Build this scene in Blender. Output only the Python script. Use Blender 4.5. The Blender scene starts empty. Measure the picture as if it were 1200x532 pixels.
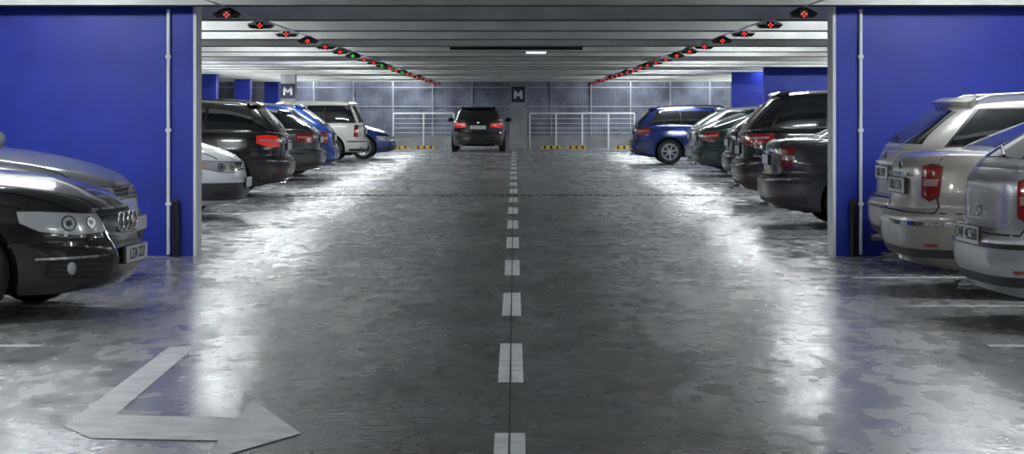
import bpy, bmesh, math, random
from mathutils import Vector, Matrix
from mathutils.bvhtree import BVHTree
random.seed(4)
S = bpy.context.scene
COL = S.collection

# ------------------------------------------------------------ materials
def newmat(name):
    m = bpy.data.materials.new(name); m.use_nodes = True
    return m, m.node_tree, m.node_tree.nodes['Principled BSDF']

def pmat(name, col, rough=0.5, metal=0.0, coat=0.0, emit=None, es=0.0, spec=None, nscale=0, namt=0.0, bump=0.0):
    m, nt, b = newmat(name)
    b.inputs['Base Color'].default_value = (*col, 1)
    b.inputs['Roughness'].default_value = rough
    b.inputs['Metallic'].default_value = metal
    b.inputs['Coat Weight'].default_value = coat
    b.inputs['Coat Roughness'].default_value = 0.04
    if spec is not None: b.inputs['Specular IOR Level'].default_value = spec
    if emit:
        b.inputs['Emission Color'].default_value = (*emit, 1)
        b.inputs['Emission Strength'].default_value = es
    if nscale:
        g = nt.nodes.new('ShaderNodeNewGeometry')
        n = nt.nodes.new('ShaderNodeTexNoise'); n.inputs['Scale'].default_value = nscale
        n.inputs['Detail'].default_value = 6
        nt.links.new(g.outputs['Position'], n.inputs['Vector'])
        r = nt.nodes.new('ShaderNodeMapRange')
        r.inputs['From Min'].default_value = 0.3; r.inputs['From Max'].default_value = 0.7
        r.inputs['To Min'].default_value = 1 - namt; r.inputs['To Max'].default_value = 1 + namt * 0.5
        nt.links.new(n.outputs['Fac'], r.inputs['Value'])
        mx = nt.nodes.new('ShaderNodeVectorMath'); mx.operation = 'SCALE'
        mx.inputs[0].default_value = col
        nt.links.new(r.outputs['Result'], mx.inputs['Scale'])
        nt.links.new(mx.outputs['Vector'], b.inputs['Base Color'])
        if bump:
            bp = nt.nodes.new('ShaderNodeBump'); bp.inputs['Strength'].default_value = bump
            bp.inputs['Distance'].default_value = 0.01
            nt.links.new(n.outputs['Fac'], bp.inputs['Height'])
            nt.links.new(bp.outputs['Normal'], b.inputs['Normal'])
    return m

def paint(name, col, metal=0.4, rough=0.28, dirt=0.25):
    """car paint with road dirt growing towards the sills"""
    m, nt, b = newmat(name)
    b.inputs['Metallic'].default_value = metal
    b.inputs['Coat Weight'].default_value = 1.0
    b.inputs['Coat Roughness'].default_value = 0.05
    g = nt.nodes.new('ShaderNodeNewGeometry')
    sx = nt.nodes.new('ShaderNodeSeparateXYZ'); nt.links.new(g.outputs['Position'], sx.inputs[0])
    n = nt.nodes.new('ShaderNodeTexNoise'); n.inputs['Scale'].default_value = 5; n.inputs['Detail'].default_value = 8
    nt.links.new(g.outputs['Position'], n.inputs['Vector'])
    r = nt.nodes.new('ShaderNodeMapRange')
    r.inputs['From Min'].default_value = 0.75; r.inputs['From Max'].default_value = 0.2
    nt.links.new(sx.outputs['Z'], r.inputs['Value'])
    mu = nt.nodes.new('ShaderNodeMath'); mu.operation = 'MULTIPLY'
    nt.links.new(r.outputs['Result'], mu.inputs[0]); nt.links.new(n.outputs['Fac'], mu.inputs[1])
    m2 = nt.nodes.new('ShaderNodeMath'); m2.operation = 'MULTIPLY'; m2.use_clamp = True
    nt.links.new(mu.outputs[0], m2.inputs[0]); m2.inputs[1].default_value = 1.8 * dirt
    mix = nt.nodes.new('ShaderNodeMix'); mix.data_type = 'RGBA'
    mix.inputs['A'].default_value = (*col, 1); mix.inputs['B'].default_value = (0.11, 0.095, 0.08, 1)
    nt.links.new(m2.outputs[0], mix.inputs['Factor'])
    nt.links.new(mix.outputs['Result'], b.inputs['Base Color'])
    rr = nt.nodes.new('ShaderNodeMapRange'); rr.inputs['To Min'].default_value = rough; rr.inputs['To Max'].default_value = 0.7
    nt.links.new(m2.outputs[0], rr.inputs['Value']); nt.links.new(rr.outputs['Result'], b.inputs['Roughness'])
    return m

M = {}
M['glass'] = pmat('car_glass', (0.012, 0.014, 0.017), 0.03, 0, 0.6)
M['trim'] = pmat('black_trim', (0.012, 0.012, 0.013), 0.35)
M['plastic'] = pmat('grey_plastic', (0.035, 0.035, 0.038), 0.5)
M['rubber'] = pmat('tyre_rubber', (0.018, 0.018, 0.018), 0.75)
M['dark'] = pmat('wheel_well', (0.006, 0.006, 0.006), 0.9)
M['rim'] = pmat('alloy_rim', (0.55, 0.56, 0.58), 0.28, 0.85)
M['grillebar'] = pmat('grille_bar', (0.10, 0.10, 0.11), 0.3, 0.6)
M['chrome'] = pmat('chrome', (0.82, 0.83, 0.85), 0.08, 1.0)
M['headl'] = pmat('headlamp_lens', (0.46, 0.48, 0.50), 0.15, 0.2, 1.0)
M['reflector'] = pmat('lamp_reflector', (0.9, 0.92, 0.95), 0.05, 0.9, 0.6)
M['lampdark'] = pmat('lamp_bezel', (0.05, 0.05, 0.055), 0.15, 0.3, 1.0)
M['tail'] = pmat('tail_lamp_red', (0.20, 0.012, 0.012), 0.12, 0.0, 1.0, (1, 0.03, 0.02), 0.01)
M['tailbright'] = pmat('tail_lamp_red_bright', (0.55, 0.012, 0.012), 0.12, 0.0, 1.0, (1, 0.03, 0.02), 0.25)
M['tailclear'] = pmat('tail_lamp_clear', (0.50, 0.33, 0.31), 0.12, 0.2, 1.0)
M['orange'] = pmat('indicator_orange', (0.6, 0.25, 0.08), 0.15, 0.0, 1.0)
M['plate'] = pmat('number_plate', (0.72, 0.74, 0.76), 0.35)
M['ink'] = pmat('plate_ink', (0.01, 0.01, 0.012), 0.5)

# ------------------------------------------------------------ mesh helpers
def mesh_obj(name, verts, faces, mats, fm=None, smooth=None, parent=None):
    me = bpy.data.meshes.new(name)
    me.from_pydata([tuple(v) for v in verts], [], faces)
    for m in mats: me.materials.append(m)
    if fm: me.polygons.foreach_set('material_index', fm)
    if smooth is not None:
        me.polygons.foreach_set('use_smooth', smooth if isinstance(smooth, list) else [smooth] * len(faces))
    me.update()
    o = bpy.data.objects.new(name, me); COL.objects.link(o)
    if parent: o.parent = parent
    return o

class Acc:
    def __init__(s): s.v = []; s.f = []; s.m = []; s.s = []; s.mats = []
    def mi(s, mat):
        if mat not in s.mats: s.mats.append(mat)
        return s.mats.index(mat)
    def add(s, v, f, mat, smooth=False):
        o = len(s.v); k = s.mi(mat)
        s.v += [tuple(p) for p in v]
        s.f += [tuple(i + o for i in q) for q in f]
        s.m += [k] * len(f); s.s += [smooth] * len(f)
    def box(s, c, d, mat, rot=None, taper=1.0):
        hx, hy, hz = d[0] / 2, d[1] / 2, d[2] / 2
        v = []
        for z in (-1, 1):
            t = taper if z > 0 else 1
            for x, y in ((-1, -1), (1, -1), (1, 1), (-1, 1)):
                p = Vector((x * hx * t, y * hy * t, z * hz))
                if rot: p = rot @ p
                v.append(p + Vector(c))
        s.add(v, [(3, 2, 1, 0), (4, 5, 6, 7), (0, 1, 5, 4), (1, 2, 6, 5), (2, 3, 7, 6), (3, 0, 4, 7)], mat)
    def lathe(s, prof, c, mat, axis='y', n=28, smooth=True):
        v = []; f = []
        for (a, r) in prof:
            for i in range(n):
                t = 2 * math.pi * i / n
                p = {'y': (r * math.cos(t), a, r * math.sin(t)), 'x': (a, r * math.cos(t), r * math.sin(t)),
                     'z': (r * math.cos(t), r * math.sin(t), a)}[axis]
                v.append((p[0] + c[0], p[1] + c[1], p[2] + c[2]))
        for k in range(len(prof) - 1):
            for i in range(n):
                j = (i + 1) % n
                f.append((k * n + i, k * n + j, (k + 1) * n + j, (k + 1) * n + i))
        s.add(v, f, mat, smooth)
    def tube(s, p0, p1, r, mat, n=12):
        p0 = Vector(p0); p1 = Vector(p1); d = (p1 - p0).normalized()
        a = d.orthogonal().normalized(); b = d.cross(a)
        v = []
        for p in (p0, p1):
            for i in range(n):
                t = 2 * math.pi * i / n
                v.append(p + a * r * math.cos(t) + b * r * math.sin(t))
        f = [(i, (i + 1) % n, n + (i + 1) % n, n + i) for i in range(n)]
        s.add(v, f, mat, True)
        s.add(v, [tuple(range(n))[::-1], tuple(range(n, 2 * n))], mat)
    def ell(s, c, r, mat, nu=20, nv=12, sq=1.0):
        v = []; f = []
        for j in range(nv + 1):
            ph = math.pi * j / nv - math.pi / 2
            for i in range(nu):
                t = 2 * math.pi * i / nu
                pw = lambda q: math.copysign(abs(q) ** sq, q)
                v.append((c[0] + r[0] * pw(math.cos(ph)) * pw(math.cos(t)), c[1] + r[1] * pw(math.cos(ph)) * pw(math.sin(t)), c[2] + r[2] * pw(math.sin(ph))))
        for j in range(nv):
            for i in range(nu):
                k = (i + 1) % nu
                f.append((j * nu + i, j * nu + k, (j + 1) * nu + k, (j + 1) * nu + i))
        s.add(v, f, mat, True)
    def obj(s, name, parent=None):
        return mesh_obj(name, s.v, s.f, s.mats, s.m, s.s, parent)

def ip(pts, x):
    n = len(pts)
    if x <= pts[0][0]: return pts[0][1]
    if x >= pts[-1][0]: return pts[-1][1]
    for i in range(n - 1):
        if x <= pts[i + 1][0]:
            x0, y0 = pts[i]; x1, y1 = pts[i + 1]; h = x1 - x0; d = (y1 - y0) / h
            def tan(k):
                if k == 0 or k == n - 1:
                    return d
                a = (pts[k][1] - pts[k - 1][1]) / (pts[k][0] - pts[k - 1][0])
                b = (pts[k + 1][1] - pts[k][1]) / (pts[k + 1][0] - pts[k][0])
                return 0 if a * b <= 0 else 2 * a * b / (a + b)
            t = (x - x0) / h; m0 = tan(i); m1 = tan(i + 1)
            return ((2*t**3 - 3*t*t + 1) * y0 + (t**3 - 2*t*t + t) * h * m0 + (-2*t**3 + 3*t*t) * y1 + (t**3 - t*t) * h * m1)

def superloop(a, b, nf, nr, N):
    pts = []
    K = 4000
    for k in range(K):
        t = 2 * math.pi * k / K; c = math.cos(t); s_ = math.sin(t); n = nf if c > 0 else nr
        pts.append((math.copysign(abs(c) ** (2 / n), c), math.copysign(abs(s_) ** (2 / n), s_)))
    cum = [0]
    for k in range(K):
        p = pts[k]; q = pts[(k + 1) % K]
        cum.append(cum[-1] + math.hypot((q[0] - p[0]) * a, (q[1] - p[1]) * b))
    out = []; k = 0
    for i in range(N):
        t = cum[-1] * i / N
        while cum[k + 1] < t: k += 1
        f = (t - cum[k]) / (cum[k + 1] - cum[k] + 1e-9)
        p = pts[k]; q = pts[(k + 1) % K]
        out.append((p[0] + (q[0] - p[0]) * f, p[1] + (q[1] - p[1]) * f))
    return out

def polyl(pl, t):
    if len(pl) == 2:
        return (pl[0][0] + (pl[1][0] - pl[0][0]) * t, pl[0][1] + (pl[1][1] - pl[0][1]) * t)
    d = [0]
    for i in range(len(pl) - 1): d.append(d[-1] + math.hypot(pl[i+1][0] - pl[i][0], pl[i+1][1] - pl[i][1]))
    if d[-1] < 1e-9: return pl[0]
    T = t * d[-1]
    for i in range(len(pl) - 1):
        if T <= d[i + 1] + 1e-9:
            f = (T - d[i]) / (d[i + 1] - d[i] + 1e-9)
            return (pl[i][0] + (pl[i+1][0] - pl[i][0]) * f, pl[i][1] + (pl[i+1][1] - pl[i][1]) * f)
    return pl[-1]

def ringmesh(c, R, r, n=28, m=8):
    v = []; f = []
    for i in range(n):
        t = 2*math.pi*i/n
        for j in range(m):
            p = 2*math.pi*j/m
            v.append((c[0] + r*math.sin(p), c[1] + (R + r*math.cos(p))*math.cos(t), c[2] + (R + r*math.cos(p))*math.sin(t)))
    for i in range(n):
        for j in range(m):
            f.append((i*m + j, ((i+1) % n)*m + j, ((i+1) % n)*m + (j+1) % m, i*m + (j+1) % m))
    return v, f

# ------------------------------------------------------------ car builder
def make_car(name, loc, heading, paintmat, L=4.5, W=1.78, H=1.46, kind='sedan', P={}, plate_text=None):
    D = dict(nf=3.6, nr=4.6, ws_base=1.12, ws_top=1.95, nose=0.68, cowl=0.95, belt=0.95, tailz=1.0,
             wr=0.32, spokes=5, fax=0.88, rax=0.98, mould=False, rails=False, tl='corner', lowplastic=False,
             hw_b=0.885, hw_t=0.64, gclear=0.17, audi=False, tailm='tail', tlshift=0)
    if kind == 'sedan': D.update(rg_base=0.62, rg_top=1.35)
    elif kind == 'wagon': D.update(rg_base=0.14, rg_top=0.50)
    elif kind == 'hatch': D.update(rg_base=0.16, rg_top=0.72)
    elif kind == 'van': D.update(rg_base=0.10, rg_top=0.34, belt=1.0, cowl=1.05, nose=0.78, tailz=1.02)
    D.update(P)
    a = L / 2; sed = kind == 'sedan'
    zb_p = [(-a, 0.26), (-a + 0.5, D['gclear'] + 0.03), (0, D['gclear']), (a - 0.5, D['gclear'] + 0.01), (a, 0.22)]
    tz = D['tailz']
    zt_p = [(-a, tz - 0.07), (-a + 0.15, tz - 0.02), (-a + 0.35, tz), (-a + 1.3, tz - 0.005), (-0.2, D['belt']), (a - D['ws_base'] - 0.35, D['cowl'] - 0.01),
            (a - D['ws_base'] + 0.02, D['cowl'] - 0.03), (a - 0.6, D['nose'] + 0.12), (a - 0.25, D['nose'] + 0.045), (a, D['nose'] - 0.06)]
    cr_p = [(-a, 0.02), (-a + 0.4, 0.035), (0, 0.04), (a - D['ws_base'], 0.075), (a - 0.4, 0.065), (a, 0.02)]
    fo = D.get('fo', [(0, .12), (.1, .04), (.3, 0), (.5, 0.005), (.6, .035), (.8, .06), (.93, .10), (1, .17)])
    ro = D.get('ro', [(0, .12), (.1, .04), (.25, 0), (.42, 0.0), (.48, .02), (.53, .075), (.8, .085), (.93, .10), (1, .15)])
    so = [(0, .90), (.08, .95), (.25, .975), (.5, .995), (.66, 1.0), (.72, .992), (.88, .97), (.95, .95), (1, .91)]
    N = 144
    loop = superloop(a, W / 2, D['nf'], D['nr'], N)
    rows = [0, .03, .07, .12, .18, .25, .32, .40, .45, .49, .53, .57, .62, .66, .70, .75, .81, .87, .91, .95, .975, 1]
    V = []; F = []
    def ring(pts): V.extend(pts)
    def rowpts(t):
        f_ = ip(fo, t); r_ = ip(ro, t); w = W / 2 * ip(so, t); out = []
        for ux, uy in loop:
            x = ux * (a - f_) if ux > 0 else ux * (a - r_)
            y = uy * w
            z = ip(zb_p, x) + t * (ip(zt_p, x) - ip(zb_p, x))
            out.append((x, y, z))
        return out
    r0 = rowpts(0)
    V.append((0, 0, D['gclear']));
    ring(r0)
    for t in rows[1:]: ring(rowpts(t))
    top = rowpts(1)
    NR = 12
    for k in range(1, NR):
        r = (k / NR); pts = []
        for (x, y, z) in top:
            x2 = x * (1 - 0.22 * r); y2 = y * (1 - r)
            pts.append((x2, y2, ip(zt_p, x2) + (z - ip(zt_p, x)) + ip(cr_p, x2) * (1 - (1 - r) ** 2)))
        ring(pts)
    nr_ = len(rows) + NR - 1
    for i in range(N):
        j = (i + 1) % N
        F.append((0, 1 + j, 1 + i))
        for k in range(nr_ - 1):
            F.append((1 + k*N + i, 1 + k*N + j, 1 + (k+1)*N + j, 1 + (k+1)*N + i))
    last = 1 + (nr_ - 1) * N
    smap = {}
    for i in range(N // 2 + 1):
        x, y, z = top[i]; x2 = x * 0.78
        smap[i] = len(V); smap[(N - i) % N] = len(V)
        V.append((x2, 0, ip(zt_p, x2) + ip(cr_p, x2)))
    for i in range(N):
        j = (i + 1) % N
        if smap[i] == smap[j]: F.append((last + i, last + j, smap[i]))
        else: F.append((last + i, last + j, smap[j], smap[i]))
    # greenhouse
    xbf = a - D['ws_base']; xtf = a - D['ws_top']; xbr = -a + D['rg_base']; xtr = -a + D['rg_top']
    hb = W / 2 * D['hw_b']; ht = W / 2 * D['hw_t']
    cb = (xbf + xbr) / 2; ab = (xbf - xbr) / 2; ct = (xtf + xtr) / 2; at = (xtf - xtr) / 2
    gl = superloop(ab, hb, 4.2, 5.5, N)
    zr_p = [(xtr, H - 0.10), (xtr + 0.5, H - 0.065), (ct + 0.2, H - 0.045), (xtf - 0.3, H - 0.065), (xtf, H - 0.10)]
    GV = []; GF = []
    grow = [-.06, 0, .1, .2, .3, .4, .5, .6, .7, .8, .88, .94, .975, 1]
    def gp(ux, uy, t):
        tc = max(t, 0); th = tc ** 1.22 if t > 0 else 0
        xb_ = cb + ux * ab; xt_ = ct + ux * at
        x = xb_ + (xt_ - xb_) * th; y = uy * (hb + (ht - hb) * (tc ** 1.5))
        z0 = ip(zt_p, xb_); z1 = ip(zr_p, xt_)
        return (x, y, z0 + (z1 - z0) * t)
    for t in grow: GV += [gp(ux, uy, t) for ux, uy in gl]
    gtop = [gp(ux, uy, 1) for ux, uy in gl]
    for k in range(1, 10):
        r = k / 10
        GV += [((x - ct) * (1 - .35 * r) + ct, y * (1 - r), ip(zr_p, (x - ct) * (1 - .35 * r) + ct) + .055 * (1 - (1 - r) ** 2.4)) for x, y, z in gtop]
    nrg = len(grow) + 9
    for i in range(N):
        j = (i + 1) % N
        for k in range(nrg - 1):
            GF.append((k*N + i, k*N + j, (k+1)*N + j, (k+1)*N + i))
    sm2 = {}; last = (nrg - 1) * N
    for i in range(N // 2 + 1):
        x, y, z = gtop[i]; x2 = (x - ct) * .65 + ct
        sm2[i] = len(GV); sm2[(N - i) % N] = len(GV); GV.append((x2, 0, ip(zr_p, x2) + .055))
    for i in range(N):
        j = (i + 1) % N
        if sm2[i] == sm2[j]: GF.append((last + i, last + j, sm2[i]))
        else: GF.append((last + i, last + j, sm2[j], sm2[i]))
    bv = BVHTree.FromPolygons([Vector(v) for v in V] + [Vector(v) for v in GV], F + [tuple(i + len(V) for i in f) for f in GF])

    root = bpy.data.objects.new(name, None); COL.objects.link(root)
    root.location = loc; root.rotation_euler = (0, 0, math.radians(heading)); root.empty_display_size = 0.5
    body = mesh_obj('body_shell', V, F, [paintmat, M['dark']], smooth=True, parent=root)
    fx = a - D['fax']; rx = -a + D['rax']; wr = D['wr']
    cut = Acc(); cut.mi(paintmat); cut.mi(M['dark'])
    for x in (fx, rx):
        for s_ in (-1, 1):
            n = 40; v = []; R = wr + 0.055
            y0 = s_ * (W / 2 - 0.34); y1 = s_ * (W / 2 + 0.3)
            for y in (y0, y1):
                for i in range(n):
                    t = 2 * math.pi * i / n
                    v.append((x + R * math.cos(t), y, wr + R * math.sin(t)))
            f = [(i, (i + 1) % n, n + (i + 1) % n, n + i) for i in range(n)] + [tuple(range(n))[::-1], tuple(range(n, 2*n))]
            if s_ > 0: f = [q[::-1] for q in f]
            cut.add(v, f, M['dark'])
    co = cut.obj('cutter')
    bmc = bmesh.new(); bmc.from_mesh(co.data); bmesh.ops.recalc_face_normals(bmc, faces=bmc.faces); bmc.to_mesh(co.data); bmc.free()
    bmc = bmesh.new(); bmc.from_mesh(body.data); bmesh.ops.remove_doubles(bmc, verts=bmc.verts, dist=1e-5)
    bmesh.ops.recalc_face_normals(bmc, faces=bmc.faces); bmc.to_mesh(body.data); bmc.free()
    md = body.modifiers.new('b', 'BOOLEAN'); md.operation = 'DIFFERENCE'; md.object = co; md.solver = 'EXACT'
    body.parent = None
    dg = bpy.context.evaluated_depsgraph_get()
    me = bpy.data.meshes.new_from_object(body.evaluated_get(dg))
    body.modifiers.clear()
    if len(me.polygons) > 1000: body.data = me
    body.parent = root
    bpy.data.objects.remove(co)
    try:
        bb = bmesh.new(); bb.from_mesh(body.data)
        for e in bb.edges:
            if len(e.link_faces) == 2 and e.calc_face_angle(0) > 0.7: e.smooth = False
        bb.to_mesh(body.data); bb.free()
    except Exception as ex: print(ex)
    mesh_obj('cabin_roof', GV, GF, [paintmat], smooth=True, parent=root)

    parts = {}
    def A(n_):
        if n_ not in parts: parts[n_] = Acc()
        return parts[n_]
    def cast(mode, u, v):
        if mode == 'L': o = Vector((u, 3, v)); d = Vector((0, -1, 0))
        elif mode == 'R': o = Vector((u, -3, v)); d = Vector((0, 1, 0))
        elif mode == 'F': o = Vector((5, u, v)); d = Vector((-1, 0, 0))
        elif mode == 'B': o = Vector((-5, u, v)); d = Vector((1, 0, 0))
        elif mode == 'T': o = Vector((u, v, 4)); d = Vector((0, 0, -1))
        elif mode == 'CF':
            c = Vector((a - 0.9, 0, v)); q = Vector((math.cos(math.radians(u)), math.sin(math.radians(u)), 0)); o = c + q * 4; d = -q
        elif mode == 'CB':
            c = Vector((-a + 0.9, 0, v)); q = Vector((-math.cos(math.radians(u)), math.sin(math.radians(u)), 0)); o = c + q * 4; d = -q
        h, n, _, _ = bv.ray_cast(o, d)
        if h is None:
            h, n, _, _ = bv.find_nearest(o + d * (3.2 if mode not in 'LR' else 2.2))
        if n.dot(d) > 0: n = -n
        return h, n
    def patch(part, mat, mode, bot, top, nu=12, nv=5, off=0.006, skirt=0.014):
        g = []; 
        for i in range(nu + 1):
            for j in range(nv + 1):
                p = polyl(bot, i / nu); q = polyl(top, i / nu); t = j / nv
                g.append(cast(mode, p[0] + (q[0] - p[0]) * t, p[1] + (q[1] - p[1]) * t))
        v = [h + n * off for h, n in g]
        f = [(i*(nv+1)+j, (i+1)*(nv+1)+j, (i+1)*(nv+1)+j+1, i*(nv+1)+j+1) for i in range(nu) for j in range(nv)]
        A(part).add(v, f, mat, True)
        bd = [i*(nv+1) for i in range(nu)] + [nu*(nv+1)+j for j in range(nv)] + [i*(nv+1)+nv for i in range(nu, 0, -1)] + [j for j in range(nv, 0, -1)]
        v2 = [v[k] for k in bd] + [g[k][0] - g[k][1] * (skirt - off) for k in bd]; n = len(bd)
        A(part).add(v2, [(k, (k+1) % n, n + (k+1) % n, n + k) for k in range(n)], mat, False)
    def both(part, mat, mode, bot, top, **k):
        if mode == 'S':
            patch(part, mat, 'L', bot, top, **k); patch(part, mat, 'R', bot, top, **k)
        else:
            patch(part, mat, mode, bot, top, **k)
            patch(part, mat, mode, [(-u, v) for u, v in bot], [(-u, v) for u, v in top], **k)
    # side glazing
    zl = lambda x: ip(zt_p, x) + 0.035
    ztop = H - 0.135
    fl = xbf - 0.30; fu = xtf - 0.08; rl = xbr + (0.34 if not sed else 0.22); ru = xtr + (0.16 if not sed else 0.02)
    if kind == 'van': ru = xtr + 0.14; rl = xbr + 0.2
    def line(x0, x1, zf, n=8): return [(x0 + (x1 - x0) * i / n, zf(x0 + (x1 - x0) * i / n)) for i in range(n + 1)]
    both('window_surround', M['trim'], 'S', line(rl - .03, fl + .03, lambda x: zl(x) - .02), line(ru - .02, fu + .04, lambda x: ztop + .015), nu=30, nv=6, off=0.004)
    if D.get('chromeline'):
        both('window_chrome', M['chrome'], 'S', line(rl - .03, fl + .03, lambda x: zl(x) - .028), line(rl - .03, fl + .03, lambda x: zl(x) - .012), nu=24, nv=1, off=0.008)
    cuts = [0.0, 0.30, 0.63, 1.0]
    if sed or kind == 'hatch': cuts = [0.0, 0.17, 0.52, 1.0]
    for k in range(len(cuts) - 1):
        c0 = cuts[k] + (0.010 if k else 0.004); c1 = cuts[k+1] - (0.010 if k < len(cuts) - 2 else 0.004)
        lo0 = rl + (fl - rl) * c0; lo1 = rl + (fl - rl) * c1; up0 = ru + (fu - ru) * c0; up1 = ru + (fu - ru) * c1
        if k > 0: up0 = up0 * .6 + lo0 * .4
        if k < len(cuts) - 2: up1 = up1 * .6 + lo1 * .4
        both('side_windows', M['glass'], 'S', line(lo0, lo1, zl), line(up0, up1, lambda x: ztop), nu=10, nv=6, off=0.009)
    zc = ip(zt_p, xbf) + 0.06
    patch('windscreen', M['glass'], 'F', [(-hb*.86, zc), (-hb*.4, zc + .03), (0, zc + .035), (hb*.4, zc + .03), (hb*.86, zc)],
          [(-ht*.90, H - .135), (0, H - .095), (ht*.90, H - .135)], nu=20, nv=10)
    zr0 = ip(zt_p, xbr) + (0.05 if sed else 0.06)
    wv = .84 if sed else .80
    patch('rear_window', M['glass'], 'B', [(-hb*wv, zr0), (0, zr0 + .01), (hb*wv, zr0)], [(-ht*.88, H - .15), (0, H - .115), (ht*.88, H - .15)], nu=20, nv=10)
    if not sed:
        patch('roof_spoiler', paintmat, 'B', [(-ht*.93, H - .115), (ht*.93, H - .115)], [(-ht*.9, H - .085), (ht*.9, H - .085)], nu=12, nv=2, off=0.06, skirt=0.09)
        A('rear_wiper').tube(cast('B', 0.0, zr0 + .02)[0] + Vector((-.02, 0, 0)), cast('B', 0.30, zr0 + .07)[0] + Vector((-.025, 0, 0)), 0.009, M['trim'])
    def vline(x0, z0, x1, z1, w=0.008):
        both('shut_lines', M['dark'], 'S', [(x0 - w/2, z0), (x0 + w/2, z0)], [(x1 - w/2, z1), (x1 + w/2, z1)], nu=1, nv=8, off=0.0025, skirt=0.006)
    xB = rl + (fl - rl) * 0.52
    vline(fl + .12, .32, fl + .08, zl(fl) - .03); vline(xB, .25, xB, zl(xB) - .03)
    vline(rx + .52, .32, rx + .36, zl(rx + .36) - .04)
    for xh in (xB + .10, rx + .50):
        for m_, s_ in (('L', 1), ('R', -1)):
            h, n = cast(m_, xh, zl(xh) - .14); A('door_handles').ell(h + Vector((0, s_*.015, 0)), (.09, .018, .016), paintmat, 12, 8)
    both('shut_lines', M['dark'], 'S', [(rx + .5, .30), (fl + .12, .28)], [(rx + .5, .307), (fl + .12, .287)], nu=16, nv=1, off=0.0025, skirt=0.006)
    both('sills', M['plastic'], 'S', [(rx + .42, .19), (fx - .42, .19)], [(rx + .42, .235), (fx - .42, .235)], nu=14, nv=2, off=0.012)
    if D['mould']:
        both('side_mouldings', M['plastic'], 'S', [(rx + .45, .50), (fx - .42, .50)], [(rx + .45, .56), (fx - .42, .56)], nu=14, nv=2, off=0.014)
    for xc in (fx, rx):
        for m_ in ('L', 'R'):
            for k in range(10):
                t0 = math.radians(8 + 16.4 * k); t1 = math.radians(8 + 16.4 * (k + 1)); R0 = wr + .058; R1 = wr + .085
                patch('arch_lips', M['plastic'] if D['lowplastic'] else paintmat, m_, [(xc + R0*math.cos(t0), wr + R0*math.sin(t0)), (xc + R0*math.cos(t1), wr + R0*math.sin(t1))],
                      [(xc + R1*math.cos(t0), wr + R1*math.sin(t0)), (xc + R1*math.cos(t1), wr + R1*math.sin(t1))], nu=2, nv=1, off=0.008)
    for s_ in (-1, 1):
        x = fl - .04; z = ip(zt_p, x) + .10
        A('door_mirrors').ell((x, s_*(W/2 + .075), z), (.085, .115, .075), paintmat, 18, 10, 0.75)
        A('door_mirrors').box((x, s_*(W/2 - .02), z - .05), (.06, .14, .03), M['trim'])
        A('door_mirrors').box((x - .078, s_*(W/2 + .075), z), (.02, .17, .10), M['glass'])
    # front
    nz = D['nose']
    if D['audi']:
        hb_, ht_ = [(25, nz - .175), (40, nz - .19), (56, nz - .16), (65, nz - .10)], [(27, nz - .06), (42, nz - .045), (58, nz - .03), (66, nz - .03)]
    else:
        hb_, ht_ = [(24, nz - .17), (40, nz - .18), (60, nz - .12)], [(26, nz - .055), (42, nz - .045), (63, nz - .03)]
    both('headlamps', M['lampdark'], 'CF', [(u, v - .008) for u, v in hb_], [(u, v + .008) for u, v in ht_], nu=18, nv=4, off=0.004)
    both('headlamps', M['headl'], 'CF', hb_, ht_, nu=18, nv=6, off=0.008)
    for ph, rr_ in ((32, .046), (43, .054)):
        for s_ in (-1, 1):
            h, n = cast('CF', s_ * ph, nz - .112)
            q = n.to_track_quat('X', 'Z').to_matrix()
            n_ = 24
            for rad, ofs, mt in ((rr_, .0105, M['lampdark']), (rr_*.80, .013, M['reflector']), (rr_*.35, .017, M['lampdark'])):
                vv = [h + n*ofs + q @ Vector((0, rad*math.cos(2*math.pi*i/n_), rad*math.sin(2*math.pi*i/n_))) for i in range(n_)]
                A('headlamps').add(vv, [tuple(range(n_))], mt)
    if not D['audi']:
        both('headlamps', M['orange'], 'CF', [(57, nz - .12), (60.5, nz - .11)], [(59, nz - .045), (62, nz - .04)], nu=3, nv=2, off=0.010)
    if D['audi']:
        patch('grille', M['trim'], 'F', [(-.28, nz - .40), (.28, nz - .40)], [(-.40, nz - .035), (.40, nz - .035)], nu=14, nv=10, off=.008)
        for k in range(7):
            z = nz - .36 + k * .048; w = .28 + .11 * (k / 7)
            if k in (1, 2): continue
            patch('grille', M['grillebar'], 'F', [(-w, z), (w, z)], [(-w, z + .010), (w, z + .010)], nu=12, nv=1, off=.016, skirt=.02)
        for s_ in (-1, 1):
            patch('grille_frame', M['chrome'], 'F', [(s_*.28, nz - .40), (s_*.295, nz - .40)], [(s_*.405, nz - .03), (s_*.42, nz - .03)], nu=2, nv=8, off=.016, skirt=.025)
        patch('grille_frame', M['chrome'], 'F', [(-.42, nz - .042), (.42, nz - .042)], [(-.42, nz - .028), (.42, nz - .028)], nu=12, nv=1, off=.016, skirt=.025)
        for k in range(4):
            h, n = cast('F', -.165 + .11 * k, nz - .12)
            A('emblem_rings').add(*ringmesh(h + Vector((.03, 0, 0)), .062, .007), M['chrome'], True)
        both('lower_intakes', M['trim'], 'CF', [(22, .28), (54, .31)], [(22, .42), (52, .41)], nu=14, nv=4, off=.008)
        both('lower_intakes', M['chrome'], 'CF', [(22, .425), (58, .415)], [(22, .440), (58, .430)], nu=14, nv=1, off=.018, skirt=.03)
        for s_ in (-1, 1):
            h, n = cast('CF', s_*42, .355); A('fog_lamps').ell(h, (.03, .055, .045), M['headl'])
        for k in range(3):
            both('lower_intakes', M['plastic'], 'CF', [(23, .305 + .035*k), (51, .315 + .03*k)], [(23, .313 + .035*k), (51, .323 + .03*k)], nu=12, nv=1, off=.014, skirt=.02)
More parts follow.
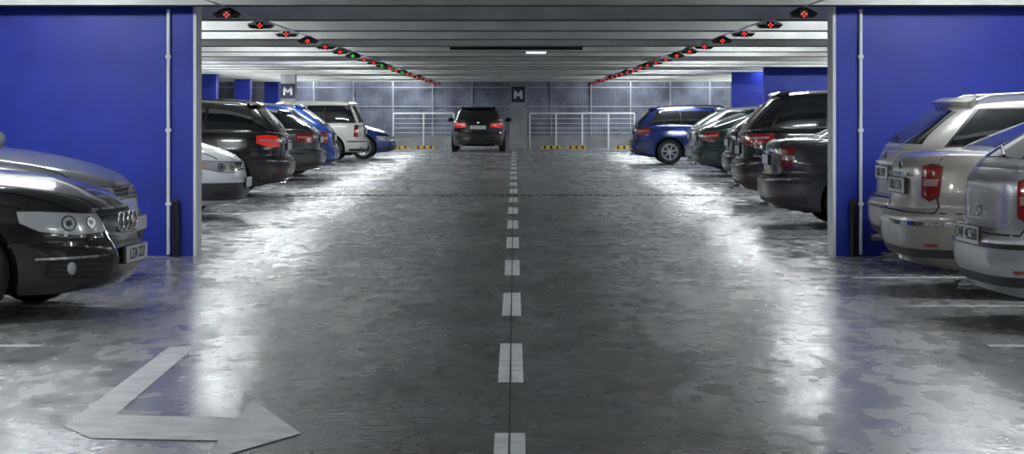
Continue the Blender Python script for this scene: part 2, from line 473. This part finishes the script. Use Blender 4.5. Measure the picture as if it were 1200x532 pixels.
        both('bumper_seam', M['dark'], 'CF', [(25, nz - .225), (72, nz - .215)], [(25, nz - .218), (72, nz - .208)], nu=16, nv=1, off=.003, skirt=.006)
        both('bumper_trim', paintmat, 'CF', [(24, .50), (70, .50)], [(24, .525), (70, .525)], nu=16, nv=1, off=.016, skirt=.02)
    else:
        patch('grille', M['trim'], 'F', [(-.36, nz - .16), (.36, nz - .16)], [(-.42, nz - .05), (.42, nz - .05)], nu=14, nv=4, off=.008)
        for k in range(3):
            patch('grille', M['chrome'], 'F', [(-.38, nz - .14 + .035*k), (.38, nz - .14 + .035*k)], [(-.38, nz - .132 + .035*k), (.38, nz - .132 + .035*k)], nu=12, nv=1, off=.015, skirt=.02)
        patch('lower_intakes', M['trim'], 'F', [(-.5, .27), (.5, .27)], [(-.55, .38), (.55, .38)], nu=14, nv=3, off=.008)
        both('lower_intakes', M['trim'], 'CF', [(38, .29), (50, .30)], [(38, .38), (50, .37)], nu=8, nv=3, off=.008)
        h, n = cast('F', 0, nz - .10); A('badge').lathe([(0, .001), (.012, .045), (0, .05)], h + Vector((.015, 0, 0)), M['chrome'], 'x', 20)
        if D.get('darkbumper'):
            patch('bumper_skin', M['plastic'], 'CF', [(-66, .25), (66, .25)], [(-66, .47), (66, .47)], nu=60, nv=4, off=.005)
    # bonnet shut lines
    xh0, xh1 = a - D['ws_base'] + .12, a - .30
    for s_ in (-1, 1):
        patch('shut_lines', M['dark'], 'T', [(xh0, s_*W*.43), (xh1, s_*W*.36)], [(xh0, s_*(W*.43 + .007)), (xh1, s_*(W*.36 + .007))], nu=14, nv=1, off=.002, skirt=.006)
    def plate(mode, z, rear, py=0):
        h, n = cast(mode, py, z); s_ = 1 if not rear else -1
        A('number_plate').box(h + Vector((s_*.016, 0, 0)), (.02, .53, .125), M['trim'])
        A('number_plate').box(h + Vector((s_*.024, 0, 0)), (.012, .515, .11), M['plate'])
        if plate_text:
            cu = bpy.data.curves.new('plate_letters', 'FONT'); cu.body = plate_text; cu.size = .105
            cu.align_x = 'CENTER'; cu.align_y = 'CENTER'; cu.extrude = .001; cu.materials.append(M['ink'])
            t = bpy.data.objects.new('plate_letters', cu); COL.objects.link(t); t.parent = root
            t.location = h + Vector((s_*.0325, py, 0)); t.rotation_euler = (math.pi/2, 0, math.pi/2 * s_)
    plate('F', .42 if D['audi'] else .46, False)
    # rear
    rp = D.get('rplate', .80)
    plate('B', rp, True)
    patch('rear_details', M['chrome'] if sed else paintmat, 'B', [(-.30, rp + .075), (.30, rp + .075)], [(-.30, rp + .10), (.30, rp + .10)], nu=10, nv=1, off=.03, skirt=.04)
    h, n = cast('B', 0, min(rp + .15, tz - .05)); A('badge').lathe([(0, .001), (-.012, .035), (0, .04)], h + Vector((-.004, 0, 0)), M['chrome'], 'x', 20)
    tl = D['tl']
    if tl == 'corner': tb, tt = [(38, tz - .24), (50, tz - .25), (63, tz - .19)], [(40, tz - .08), (50, tz - .06), (63, tz - .07)]
    elif tl == 'tall': tb, tt = [(40, tz - .31), (45, tz - .34), (50, tz - .30)], [(39, tz - .09), (45, tz - .07), (51, tz - .09)]
    elif tl == 'vert': tb, tt = [(46, tz - .36), (54, tz - .33)], [(44, tz - .04), (51, tz - .03)]
    elif tl == 'wide': tb, tt = [(26, tz - .20), (44, tz - .25), (64, tz - .18)], [(28, tz - .09), (44, tz - .08), (64, tz - .07)]
    sh = D['tlshift']; tb = [(u + sh, v) for u, v in tb]; tt = [(u + sh, v) for u, v in tt]
    both('tail_lamps', M['trim'], 'CB', [(u, v - .006) for u, v in tb], [(u, v + .006) for u, v in tt], nu=14, nv=4, off=.005)
    both('tail_lamps', M[D['tailm']], 'CB', tb, tt, nu=14, nv=8, off=.010)
    mid = lambda l, f: (l[0][0] + (l[-1][0] - l[0][0]) * f, l[0][1] + (l[-1][1] - l[0][1]) * f)
    mx = lambda p, q, f: (p[0] + (q[0] - p[0]) * f, p[1] + (q[1] - p[1]) * f)
    b0, b1, t0, t1 = mid(tb, .12), mid(tb, .88), mid(tt, .12), mid(tt, .88)
    both('tail_lamps', M['tailclear'], 'CB', [mx(b0, t0, .34), mx(b1, t1, .34)], [mx(b0, t0, .58), mx(b1, t1, .58)], nu=8, nv=2, off=.012)
    zbl = ip(zb_p, -a) + .50 * (tz - .07 - ip(zb_p, -a))
    patch('shut_lines', M['dark'], 'B', [(-W*.42, zbl), (W*.42, zbl)], [(-W*.42, zbl + .009), (W*.42, zbl + .009)], nu=24, nv=1, off=.003, skirt=.006)
    for s_ in (-1, 1):
        patch('shut_lines', M['dark'], 'B', [(s_*W*.36, zbl), (s_*(W*.36 + .008), zbl)], [(s_*W*.33, tz - .03), (s_*(W*.33 + .008), tz - .03)], nu=1, nv=8, off=.003, skirt=.006)
    patch('rear_bumper_insert', M['plastic'], 'CB', [(-60, .30), (60, .30)], [(-60, .36), (60, .36)] if not D.get('darkbumper') else [(-60, .5), (60, .5)], nu=50, nv=2, off=.006)
    if D.get('strip', True):
        patch('bumper_strip', D.get('stripmat', M['trim']), 'CB', [(-64, .535), (64, .535)], [(-64, .565), (64, .565)], nu=50, nv=1, off=.010)
    both('reflectors', M['tail'], 'CB', [(38, .385), (44, .385)], [(38, .405), (44, .405)], nu=5, nv=1, off=.010)
    A('exhaust').tube((-a + .25, .45, .235), (-a + .05, .45, .235), .032, M['chrome']); A('exhaust').tube((-a + .048, .45, .235), (-a + .046, .45, .235), .026, M['dark'])
    A('underbody').box((0, 0, .24), (L - .9, W - .75, .12), M['dark'])
    A('roof_antenna').tube((xtr + .3, 0, H - .02), (xtr + .05, 0, H + .12), .004, M['trim'], 6)
    if D['rails']:
        for s_ in (-1, 1):
            pts = [Vector((xtr + .12 + (xtf - xtr - .3) * k / 10, s_*(ht - .07), ip(zr_p, xtr + .12 + (xtf - xtr - .3) * k / 10) + (.065 if 0 < k < 10 else .02))) for k in range(11)]
            for p, q in zip(pts, pts[1:]): A('roof_rails').tube(p, q, .016, D.get('railmat', M['trim']), 8)
    for x in (fx, rx):
        for s_ in (-1, 1):
            w = A('wheels'); c = (x, s_*(W/2 - .125), wr)
            sg = lambda pr: [(y * s_, r) for y, r in pr]
            rr = wr * .67
            w.lathe(sg([(-.10, rr), (-.105, wr*.86), (-.085, wr*.975), (-.06, wr), (.06, wr), (.085, wr*.975), (.105, wr*.86), (.098, rr)]), c, M['rubber'], n=36)
            w.lathe(sg([(.098, rr), (.100, rr - .012), (.075, rr - .022), (-.08, rr - .03), (-.08, .001)]), c, M['rim'], n=36)
            w.lathe(sg([(.0, rr - .05), (.0, .05)]), c, M['plastic'], n=36)
            w.lathe(sg([(.02, .055), (.082, .05), (.092, .03), (.094, .001)]), c, M['rim'], n=20)
            ns = D['spokes']
            for k in range(ns):
                t = 2 * math.pi * k / ns + .3
                R = Matrix.Rotation(-t, 3, 'Y'); ro_ = rr - .012; wd = .055 if ns <= 5 else .034
                v = []
                for (r_, hw, y0_, y1_) in ((.03, wd*.75, .04, .086), (ro_, wd*.5, .05, .092)):
                    for yy, zz in ((y0_, -hw), (y0_, hw), (y1_, hw*.7), (y1_, -hw*.7)):
                        v.append(R @ Vector((r_, yy * s_, zz)) + Vector(c))
                w.add(v, [(0,1,2,3), (7,6,5,4), (0,4,5,1), (1,5,6,2), (2,6,7,3), (3,7,4,0)], M['rim'])
    for n_, ac in parts.items(): ac.obj(n_, root)
    return root

# ------------------------------------------------------------ floor material
def floor_material():
    m, nt, b = newmat('wet_concrete'); N = nt.nodes; K = nt.links
    g = N.new('ShaderNodeNewGeometry'); sx = N.new('ShaderNodeSeparateXYZ'); K.new(g.outputs['Position'], sx.inputs[0])
    def noise(scale, det=5, vec=None, dist=0.0):
        n = N.new('ShaderNodeTexNoise'); n.inputs['Scale'].default_value = scale; n.inputs['Detail'].default_value = det
        n.inputs['Distortion'].default_value = dist
        K.new(vec or g.outputs['Position'], n.inputs['Vector']); return n.outputs['Fac']
    def math_(op, a_, b_=None, cl=False):
        n = N.new('ShaderNodeMath'); n.operation = op; n.use_clamp = cl
        for i, q in enumerate((a_, b_)):
            if q is None: continue
            if isinstance(q, (int, float)): n.inputs[i].default_value = q
            else: K.new(q, n.inputs[i])
        return n.outputs[0]
    def rng(v, a0, a1, b0, b1, smooth=True):
        n = N.new('ShaderNodeMapRange'); n.interpolation_type = 'SMOOTHSTEP' if smooth else 'LINEAR'
        K.new(v, n.inputs['Value'])
        for k_, q in zip(('From Min', 'From Max', 'To Min', 'To Max'), (a0, a1, b0, b1)): n.inputs[k_].default_value = q
        return n.outputs['Result']
    mp = N.new('ShaderNodeMapping'); K.new(g.outputs['Position'], mp.inputs['Vector']); mp.inputs['Scale'].default_value = (1, 0.35, 1)
    mp2 = N.new('ShaderNodeMapping'); K.new(g.outputs['Position'], mp2.inputs['Vector']); mp2.inputs['Scale'].default_value = (1, 0.45, 1)
    big = noise(0.9, 6, mp.outputs['Vector']); med = noise(1.6, 4, mp2.outputs['Vector'], 0); fine = noise(42, 5)
    ax = math_('ABSOLUTE', math_('SUBTRACT', sx.outputs['X'], 0.15))
    edge = math_('ADD', ax, math_('MULTIPLY', math_('SUBTRACT', big, .5), 1.6))
    cen = rng(edge, .30, 1.50, 0, 1)          # 0 in the worn, soaked lane centre
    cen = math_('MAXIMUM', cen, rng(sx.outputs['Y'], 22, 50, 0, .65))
    val = math_('ADD', math_('MULTIPLY', cen, .25), .12)
    val = math_('ADD', val, math_('MULTIPLY', math_('SUBTRACT', med, .5), .22))
    val = math_('ADD', val, math_('MULTIPLY', math_('SUBTRACT', fine, .5), .14))
    oil = rng(noise(.55, 3), .50, .66, 1, .35); bay = rng(ax, 3.0, 4.2, 0, 1)
    oilm = math_('ADD', math_('MULTIPLY', bay, oil), math_('SUBTRACT', 1, bay))
    val = math_('MULTIPLY', val, oilm)
    val = math_('MAXIMUM', val, .04)
    cmb = N.new('ShaderNodeCombineColor')
    K.new(math_('MULTIPLY', val, .99), cmb.inputs[0]); K.new(math_('MULTIPLY', val, 1.0), cmb.inputs[1]); K.new(math_('MULTIPLY', val, 1.02), cmb.inputs[2])
    K.new(cmb.outputs[0], b.inputs['Base Color'])
    wet = rng(math_('ADD', math_('MULTIPLY', noise(6, 3, mp2.outputs['Vector']), .5), math_('MULTIPLY', noise(1.1, 3, mp2.outputs['Vector']), .5)), .38, .62, 0, 1)
    ro = math_('ADD', math_('MULTIPLY', wet, .20), .14)
    K.new(ro, b.inputs['Roughness'])
    b.inputs['Specular IOR Level'].default_value = .5
    bp = N.new('ShaderNodeBump'); bp.inputs['Strength'].default_value = .42; bp.inputs['Distance'].default_value = .008
    hh = math_('ADD', noise(17, 2), math_('MULTIPLY', noise(48, 2), .2))
    K.new(hh, bp.inputs['Height']); K.new(bp.outputs['Normal'], b.inputs['Normal'])
    return m
M['floor'] = floor_material()
M['blue'] = pmat('blue_wall_paint', (0.010, 0.032, 0.36), 0.5, nscale=3, namt=.18, bump=.1)
M['conc'] = pmat('ceiling_concrete', (0.64, 0.65, 0.62), 0.8, nscale=2.2, namt=.18, bump=.2)
M['conc_shade'] = pmat('beam_underside_shade', (0.10, 0.105, 0.105), 0.8, nscale=2.2, namt=.2)  # ceiling concrete darkened in colour, so beam undersides carry painted shade
M['conc2'] = pmat('wall_concrete', (0.34, 0.35, 0.37), 0.8, nscale=2.2, namt=.25, bump=.2)
M['white'] = pmat('white_paint', (0.82, 0.84, 0.86), 0.5)
M['roadwhite'] = pmat('road_paint', (0.85, 0.87, 0.88), 0.5, nscale=9, namt=.2)
M['oldwhite'] = pmat('worn_road_paint', (0.88, 0.89, 0.91), 0.5, nscale=6, namt=.25)
M['jointm'] = pmat('floor_joint', (0.05, 0.05, 0.055), 0.6)
M['yellow'] = pmat('yellow_rubber', (0.75, 0.5, 0.03), 0.5)
M['steel'] = pmat('galvanised_steel', (0.45, 0.47, 0.52), 0.4, 0.5)
M['red'] = pmat('red_led', (0.5, 0.02, 0.02), 0.4, emit=(1, .05, .03), es=2.2)
M['green'] = pmat('green_led', (0.02, .5, .08), 0.4, emit=(.05, 1, .15), es=1.5)
M['tube'] = pmat('fluorescent_tube', (1, 1, 1), 0.4, emit=(.92, .97, 1), es=84)
M['tube2'] = pmat('emergency_tube', (1, 1, 1), 0.4, emit=(.85, .95, 1), es=2)

def box(name, x0, x1, y0, y1, z0, z1, mat, parent=None):
    ac = Acc(); ac.box(((x0+x1)/2, (y0+y1)/2, (z0+z1)/2), (x1-x0, y1-y0, z1-z0), mat); return ac.obj(name, parent)

YF = 75.0; YB = -4.0; XL = -12.0; XW = 9.0; ZR = 2.37; ZS = 2.66
box('floor', XL, XW, YB, YF + .3, -.2, 0, M['floor'])
box('ceiling', XL, XW, YB, YF + .3, ZS, ZS + .2, M['conc'])
box('wall_left', XL - .2, XL, YB, YF + .3, 0, ZS, M['conc2'])
box('wall_right', XW, XW + .2, YB, YF + .3, 0, ZS, M['conc2'])
box('wall_back', XL, XW, YB - .2, YB, 0, ZS, M['conc2'])
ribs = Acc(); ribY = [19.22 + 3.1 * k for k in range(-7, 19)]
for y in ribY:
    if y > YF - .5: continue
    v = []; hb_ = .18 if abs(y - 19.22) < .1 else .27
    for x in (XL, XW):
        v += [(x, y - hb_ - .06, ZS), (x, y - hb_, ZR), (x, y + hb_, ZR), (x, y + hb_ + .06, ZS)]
    ribs.add(v, [(0, 1, 5, 4), (2, 3, 7, 6)], M['conc']); ribs.add(v, [(1, 2, 6, 5)], M['conc_shade'])
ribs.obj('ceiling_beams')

def louvre_material():
    m, nt, b = newmat('perforated_panels'); N = nt.nodes; K = nt.links
    g = N.new('ShaderNodeNewGeometry')
    br = N.new('ShaderNodeTexBrick'); br.inputs['Scale'].default_value = 1
    br.inputs['Brick Width'].default_value = .09; br.inputs['Row Height'].default_value = .055; br.inputs['Mortar Size'].default_value = .008
    br.offset = 0
    br.inputs['Color1'].default_value = (.15, .17, .23, 1); br.inputs['Color2'].default_value = (.11, .125, .18, 1); br.inputs['Mortar'].default_value = (.27, .30, .37, 1)
    sp = N.new('ShaderNodeSeparateXYZ'); K.new(g.outputs['Position'], sp.inputs[0])
    cb = N.new('ShaderNodeCombineXYZ'); K.new(sp.outputs['X'], cb.inputs[0]); K.new(sp.outputs['Z'], cb.inputs[1])
    K.new(cb.outputs[0], br.inputs['Vector'])
    n = N.new('ShaderNodeTexNoise'); n.inputs['Scale'].default_value = 1.3; n.inputs['Detail'].default_value = 4
    K.new(g.outputs['Position'], n.inputs['Vector'])
    r = N.new('ShaderNodeMapRange'); r.inputs['From Min'].default_value = .35; r.inputs['From Max'].default_value = .65
    r.inputs['To Min'].default_value = .6; r.inputs['To Max'].default_value = 1.4; K.new(n.outputs['Fac'], r.inputs['Value'])
    mx = N.new('ShaderNodeVectorMath'); mx.operation = 'SCALE'; K.new(br.outputs['Color'], mx.inputs[0]); K.new(r.outputs['Result'], mx.inputs['Scale'])
    K.new(mx.outputs['Vector'], b.inputs['Base Color'])
    b.inputs['Roughness'].default_value = .55; b.inputs['Metallic'].default_value = .1
    return m
M['louvre'] = louvre_material()
box('wall_far', XL, XW, YF, YF + .2, 0, ZS, M['louvre'])
wp = Acc()
x = -11.7
while x < 9:
    wp.box((x, YF - .04, 1.4), (.05, .08, 2.5), M['steel']); x += 1.45
for z in (1.5, 2.2): wp.box(((XL + XW)/2, YF - .03, z), (20.9, .05, .04), M['steel'])
wp.obj('wall_panel_frame')
box('kerb_wall', XL, XW, YF - .55, YF - .1, 0, .42, M['conc2'])
rl = Acc()
for x0, x1 in ((-4.4, -2.2), (.55, 4.35)):
    for z in (.55, .72, .89, 1.06): rl.tube((x0, YF - .7, z), (x1, YF - .7, z), .010, M['white'])
    rl.tube((x0, YF - .7, 1.25), (x1, YF - .7, 1.25), .032, M['white'])
    n = max(2, round((x1 - x0) / .95))
    for k in range(n + 1):
        xx = x0 + (x1 - x0) * k / n; rl.tube((xx, YF - .7, 0), (xx, YF - .7, 1.25), .030, M['white'])
rl.obj('guard_railing')
box('concrete_column', -.18, .44, YF - 1.3, YF - .8, 0, ZR, M['conc2'])
SP = pmat('sign_panel', (.02, .025, .05), .4); SW = pmat('sign_white', (.75, .77, .8), .4)
def sign(x, y, z, w, h):
    e = bpy.data.objects.new('row_sign', None); COL.objects.link(e); e.location = (x, y, z)
    ac = Acc(); ac.box((0, 0, 0), (w, .03, h), SP); ac.obj('sign_panel', e)
    q = h * .28; t = h * .07; wq = w * .24; ac = Acc()   # letter M from four strokes
    def stroke(p0, p1, tt):
        ac.add([(p0[0]-tt, -.02, p0[1]), (p0[0]+tt, -.02, p0[1]), (p1[0]+tt, -.02, p1[1]), (p1[0]-tt, -.02, p1[1])], [(0, 1, 2, 3)], SW)
    stroke((-wq, -q), (-wq, q), t); stroke((wq, -q), (wq, q), t)
    stroke((-wq, q), (0, -q*.45), t); stroke((wq, q), (0, -q*.45), t)
    ac.obj('letter', e)
sign(.13, YF - 1.325, 1.93, .48, .56)
sign(-6.2, 56.0, 1.90, .40, .40)
box('sign_post', -6.4, -6.0, 56.02, 56.4, 0, ZR, M['conc2'])
ws = Acc()
for x in (-4.1, -3.2, 1.3, 2.2, 3.9, 5.2):
    ws.box((x, YF - 2.2, .05), (.75, .15, .10), M['yellow'], taper=.8)
    for q in (-.22, .0, .22): ws.box((x + q, YF - 2.2, .052), (.09, .156, .104), M['trim'], taper=.8)
ws.obj('wheel_stops')

YP = 19.5
for s_, nm in ((-1, 'wall_partition_left'), (1, 'wall_partition_right')):
    ac = Acc()
    xs = sorted((s_*3.30, XL if s_ < 0 else XW)); ac.box(((xs[0]+xs[1])/2, YP + .17, ZS/2), (xs[1]-xs[0], .20, ZS), M['blue'])
    xs = sorted((s_*3.06, s_*3.32)); ac.box(((xs[0]+xs[1])/2, YP + .16, ZS/2), (xs[1]-xs[0], .32, ZS), M['blue'])
    ac.box((s_*3.045, YP + .165, ZS/2), (.03, .33, ZS), M['white'])
    ac.obj(nm)
    pp = Acc(); px = s_*3.29; yy = YP - .035
    pp.tube((px, yy, .02), (px, yy, ZR - .02), .017, M['white'])
    for z in (.5, 1.2, 1.9): pp.box((px, yy + .005, z), (.05, .05, .03), M['white'])
    pp.obj('conduit_pipe')
    dp = Acc(); px = s_*3.215
    dp.tube((px, yy - .01, 0), (px, yy - .01, .52), .036, M['trim']); dp.ell((px, yy - .01, .52), (.036, .036, .03), M['trim'])
    dp.obj('drain_pipe')
for y in (48.0, 55.0):
    box('wall_partition_right', 5.85, XW, y, y + .25, 0, ZS, M['blue'])
for xr, y in ((-8.5, 58.3), (-8.5, 65.8), (-8.5, 73.6)):
    box('blue_column', xr - .5, xr, y, y + .5, 0, ZS, M['blue'])

# guidance lights, carried by a rail under the beams
for s_ in (-1, 1):
    ac = Acc()
    for k in range(22):
        y = 19.3 + 2.5 * k - (0 if s_ < 0 else .1); x = s_ * 2.70; z = ZR - .075
        if y > 73: break
        led = M['green'] if (s_ < 0 and k in (6, 9, 12)) else M['red']
        v = [(x - .03, y - .04, z + .06), (x + .03, y - .04, z + .06), (x + .03, y + .04, z + .06), (x - .03, y + .04, z + .06),
             (x - .135, y - .10, z), (x + .135, y - .10, z), (x + .135, y + .10, z), (x - .135, y + .10, z)]
        ac.add(v, [(0, 1, 2, 3), (4, 5, 1, 0), (5, 6, 2, 1), (6, 7, 3, 2), (7, 4, 0, 3)], M['white'] if k % 3 else M['trim'])
        v = [(x - .135, y - .10, z - .002), (x + .135, y - .10, z - .002), (x + .135, y + .10, z - .002), (x - .135, y + .10, z - .002),
             (x - .10, y - .07, z - .035), (x + .10, y - .07, z - .035), (x + .10, y + .07, z - .035), (x - .10, y + .07, z - .035)]
        ac.add(v, [(3, 2, 1, 0), (0, 1, 5, 4), (1, 2, 6, 5), (2, 3, 7, 6), (3, 0, 4, 7), (4, 5, 6, 7)], M['trim'])
        ac.box((x, y - .095, z - .008), (.075, .02, .072), M['trim'])
        for dx, dz in ((0, .010), (-.020, -.008), (.020, -.008), (0, -.028)):
            ac.ell((x + dx, y - .108, z + dz), (.009, .008, .008), led, 8, 6)
    ac.tube((s_*2.7, 2, ZR - .013), (s_*2.7, 73, ZR - .013), .008, M['steel'], 6)
    ac.obj('parking_guidance_lights')

def fitting(x, y, w=1.25):
    e = bpy.data.objects.new('fluorescent_light', None); COL.objects.link(e); e.location = (x, y, ZS - .002)
    ac = Acc(); ac.box((0, 0, -.025), (w + .06, .14, .05), M['white']); ac.obj('housing', e)
    ac = Acc(); ac.tube((-w/2, 0, -.085), (w/2, 0, -.085), .034, M['tube'], 8)
    for q in (-1, 1): ac.box((q*(w/2 + .012), 0, -.072), (.02, .07, .05), M['white'])
    ac.obj('tube', e)
for k, y in enumerate([q + 1.55 for q in ribY]):
    if y > YF - .5: continue
    for s_ in (-1, 1):
        if (y > 4 and k % 3 != 1) or 8 < y < 15: fitting(s_ * 4.1, y)
        if y > 12 and (y > 20 or k % 2 == 0): fitting(s_ * 7.2, y)  # outer rows are added, unseen tubes that give diffuse fill over the parked cars
fx_ = Acc(); fx_.box((.35, 33.3, ZR - .02), (.36, .12, .038), M['white']); fx_.box((.35, 33.3, ZR - .05), (.32, .07, .03), M['tube2']); fx_.obj('emergency_light')
ct_ = Acc(); ct_.tube((-1.0, 31.62, ZR - .032), (1.05, 31.62, ZR - .032), .024, M['trim']); ct_.obj('cable_conduit')

def flat(name, polys, mat, z=.003):
    ac = Acc()
    for k, p in enumerate(polys): ac.add([(x, y, z + (.001 * k if len(polys) < 5 else 0)) for x, y in p], [tuple(range(len(p)))], mat)
    return ac.obj(name)
d = []; y = 10.47 - 3.38 * 3
while y < 70:
    d.append([(-.085, y), (.045, y), (.045, y + 1.75), (-.085, y + 1.75)]); y += 3.38
flat('lane_dashes', d, M['roadwhite'])
flat('floor_joint', [[(-.026, -3), (-.018, -3), (-.018, 74), (-.026, 74)]], M['jointm'], .005)
b_ = []
for y in [12.1 - 2.45*2, 12.1 - 2.45, 12.1, 14.55, 17.0] + [22.4 + 2.5*k for k in range(20)]:
    for s_ in (-1, 1): b_.append([(s_*2.80, y - .06), (s_*7.8, y - .06), (s_*7.8, y + .06), (s_*2.80, y + .06)])
flat('parking_bay_lines', b_, M['oldwhite'])
flat('direction_arrow', [[(-2.03, 12.05), (-1.88, 12.05), (-1.82, 9.2), (-1.99, 9.02)],
     [(-1.99, 9.03), (-1.82, 9.36), (-1.18, 9.25), (-1.18, 8.62), (-1.80, 8.70)],
     [(-1.26, 9.85), (-.92, 8.82), (-1.24, 8.1)]], M['oldwhite'])
dr = Acc(); dr.box((0, 33.3, .003), (6.9, .20, .006), M['dark'])
x = -3.4
while x < 3.4:
    dr.box((x, 33.3, .005), (.03, .17, .008), M['steel']); x += .12
dr.obj('drain_grating')

# ------------------------------------------------------------ cars
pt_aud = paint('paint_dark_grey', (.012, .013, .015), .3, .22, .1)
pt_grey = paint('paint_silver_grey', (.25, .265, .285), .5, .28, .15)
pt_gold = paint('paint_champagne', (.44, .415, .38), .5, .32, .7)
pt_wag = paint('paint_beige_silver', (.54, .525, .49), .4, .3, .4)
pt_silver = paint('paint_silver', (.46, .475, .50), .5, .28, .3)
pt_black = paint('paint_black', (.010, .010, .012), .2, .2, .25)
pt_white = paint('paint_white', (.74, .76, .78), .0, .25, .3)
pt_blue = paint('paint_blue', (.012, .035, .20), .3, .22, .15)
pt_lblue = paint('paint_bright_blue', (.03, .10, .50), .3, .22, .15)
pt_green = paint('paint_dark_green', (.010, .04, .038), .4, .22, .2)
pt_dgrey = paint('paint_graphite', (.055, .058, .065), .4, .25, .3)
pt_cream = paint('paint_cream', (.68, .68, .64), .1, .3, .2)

def left_front(nm, X, yn, pm, L=4.5, W=1.78, yaw=0, **k): return make_car(nm, (-X - L/2, yn + W/2, 0), yaw, pm, L=L, W=W, **k)
def left_rear(nm, X, yn, pm, L=4.5, W=1.78, yaw=0, **k): return make_car(nm, (-X - L/2, yn + W/2, 0), 180 + yaw, pm, L=L, W=W, **k)
def right_rear(nm, X, yn, pm, L=4.5, W=1.78, yaw=0, **k): return make_car(nm, (X + L/2, yn + W/2, 0), yaw, pm, L=L, W=W, **k)

left_front('dark_grey_sedan', 2.60, 13.3, pt_aud, L=4.9, W=1.86, H=1.46, yaw=-5, kind='sedan', plate_text='LZA 227',
           P=dict(audi=True, nose=.76, cowl=.96, belt=.95, wr=.335, fax=.95, rax=1.1, nf=3.0, ws_base=1.25, ws_top=2.1, chromeline=True))
left_front('silver_grey_sedan', 3.12, 16.1, pt_grey, L=4.6, W=1.80, H=1.44, yaw=-2, kind='sedan', P=dict(nose=.82, cowl=1.04))
left_front('white_hatchback', 3.45, 25.6, pt_white, L=4.0, W=1.68, H=1.47, kind='hatch', P=dict(darkbumper=True, nose=.78, cowl=1.0, mould=True, ws_base=.78, ws_top=1.65))
left_rear('black_estate_car', 3.58, 32.2, pt_black, L=4.7, W=1.82, H=1.54, kind='wagon', P=dict(tl='corner', tailz=1.05, belt=1.02, wr=.335, rails=True, tailm='tailbright'))
left_rear('graphite_hatchback', 3.75, 39.6, pt_dgrey, L=4.4, W=1.74, H=1.42, kind='hatch', P=dict(tl='corner'))
left_rear('blue_hatchback', 3.72, 42.4, pt_lblue, L=4.1, W=1.72, H=1.52, kind='hatch', P=dict(tl='tall'))
left_rear('white_off_road_car', 3.9, 53.8, pt_cream, L=4.5, W=1.80, H=1.62, kind='van', P=dict(tl='vert', wr=.36, mould=True, gclear=.24))
left_front('blue_sedan', 3.35, 57.2, pt_blue, L=4.3, W=1.70, H=1.40, kind='sedan')
right_rear('silver_hatchback', 2.92, 12.45, pt_silver, L=4.3, W=1.74, H=1.46, kind='hatch', yaw=3, plate_text='DW 4C568', P=dict(tl='tall', rplate=.60, tailz=1.04, belt=.99, tlshift=-2))
right_rear('champagne_sedan', 2.88, 14.95, pt_gold, L=4.7, W=1.78, H=1.46, kind='sedan', yaw=2, plate_text='DLU 37A', P=dict(tl='tall', tailz=1.06, rplate=.82, nr=4.2, stripmat=M['chrome'], chromeline=True, tlshift=-6))
right_rear('beige_estate_car', 3.20, 17.35, pt_wag, L=4.6, W=1.76, H=1.53, kind='wagon', yaw=1, plate_text='DKL 09P', P=dict(rails=True, tailz=1.06, belt=1.0, rg_top=.62, railmat=M['rim'], tl='vert', rplate=.84))
right_rear('graphite_sedan', 2.95, 23.7, pt_dgrey, L=4.6, W=1.77, H=1.44, kind='sedan', P=dict(tl='tall', tailz=1.04))
right_rear('black_minivan', 3.25, 29.5, pt_black, L=4.6, W=1.85, H=1.68, kind='wagon', P=dict(tl='wide', tailz=1.12, belt=1.05, rg_top=.6))
right_rear('black_hatchback', 3.75, 36.0, pt_black, L=4.2, W=1.75, H=1.52, kind='hatch', P=dict(tl='vert', tailz=1.05))
right_rear('dark_green_hatchback', 3.72, 42.0, pt_green, L=4.5, W=1.74, H=1.44, kind='hatch', P=dict(tl='corner', rg_top=1.1))
right_rear('silver_hatchback', 3.85, 45.2, pt_silver, L=4.0, W=1.7, H=1.46, kind='hatch', P=dict(tl='tall'))
right_rear('blue_estate_car', 2.95, 51.8, pt_blue, L=4.6, W=1.76, H=1.48, kind='wagon', P=dict(tl='corner', spokes=7, rails=True))
make_car('black_estate_car', (-1.2, 67.2 + 2.35, 0), 90, pt_black, L=4.7, W=1.83, H=1.50, kind='wagon', plate_text='DLU 5K2', P=dict(tl='wide', rplate=.80, tailz=1.03, rails=True, tailm='tailbright'))

# ------------------------------------------------------------ camera, world
w = bpy.data.worlds.new('world'); S.world = w; w.use_nodes = True
w.node_tree.nodes['Background'].inputs['Color'].default_value = (.05, .06, .09, 1)
cd = bpy.data.cameras.new('camera'); cam = bpy.data.objects.new('camera', cd); COL.objects.link(cam)
cam.location = (0, 0, 1.4); cam.rotation_euler = (math.pi/2, 0, 0)
cd.sensor_width = 36; cd.lens = 72; cd.shift_x = -.0025; cd.shift_y = -.115; cd.clip_end = 300
S.camera = cam
S.view_settings.view_transform = 'Standard'
S.view_settings.look = 'None'
S.view_settings.exposure = 0.0
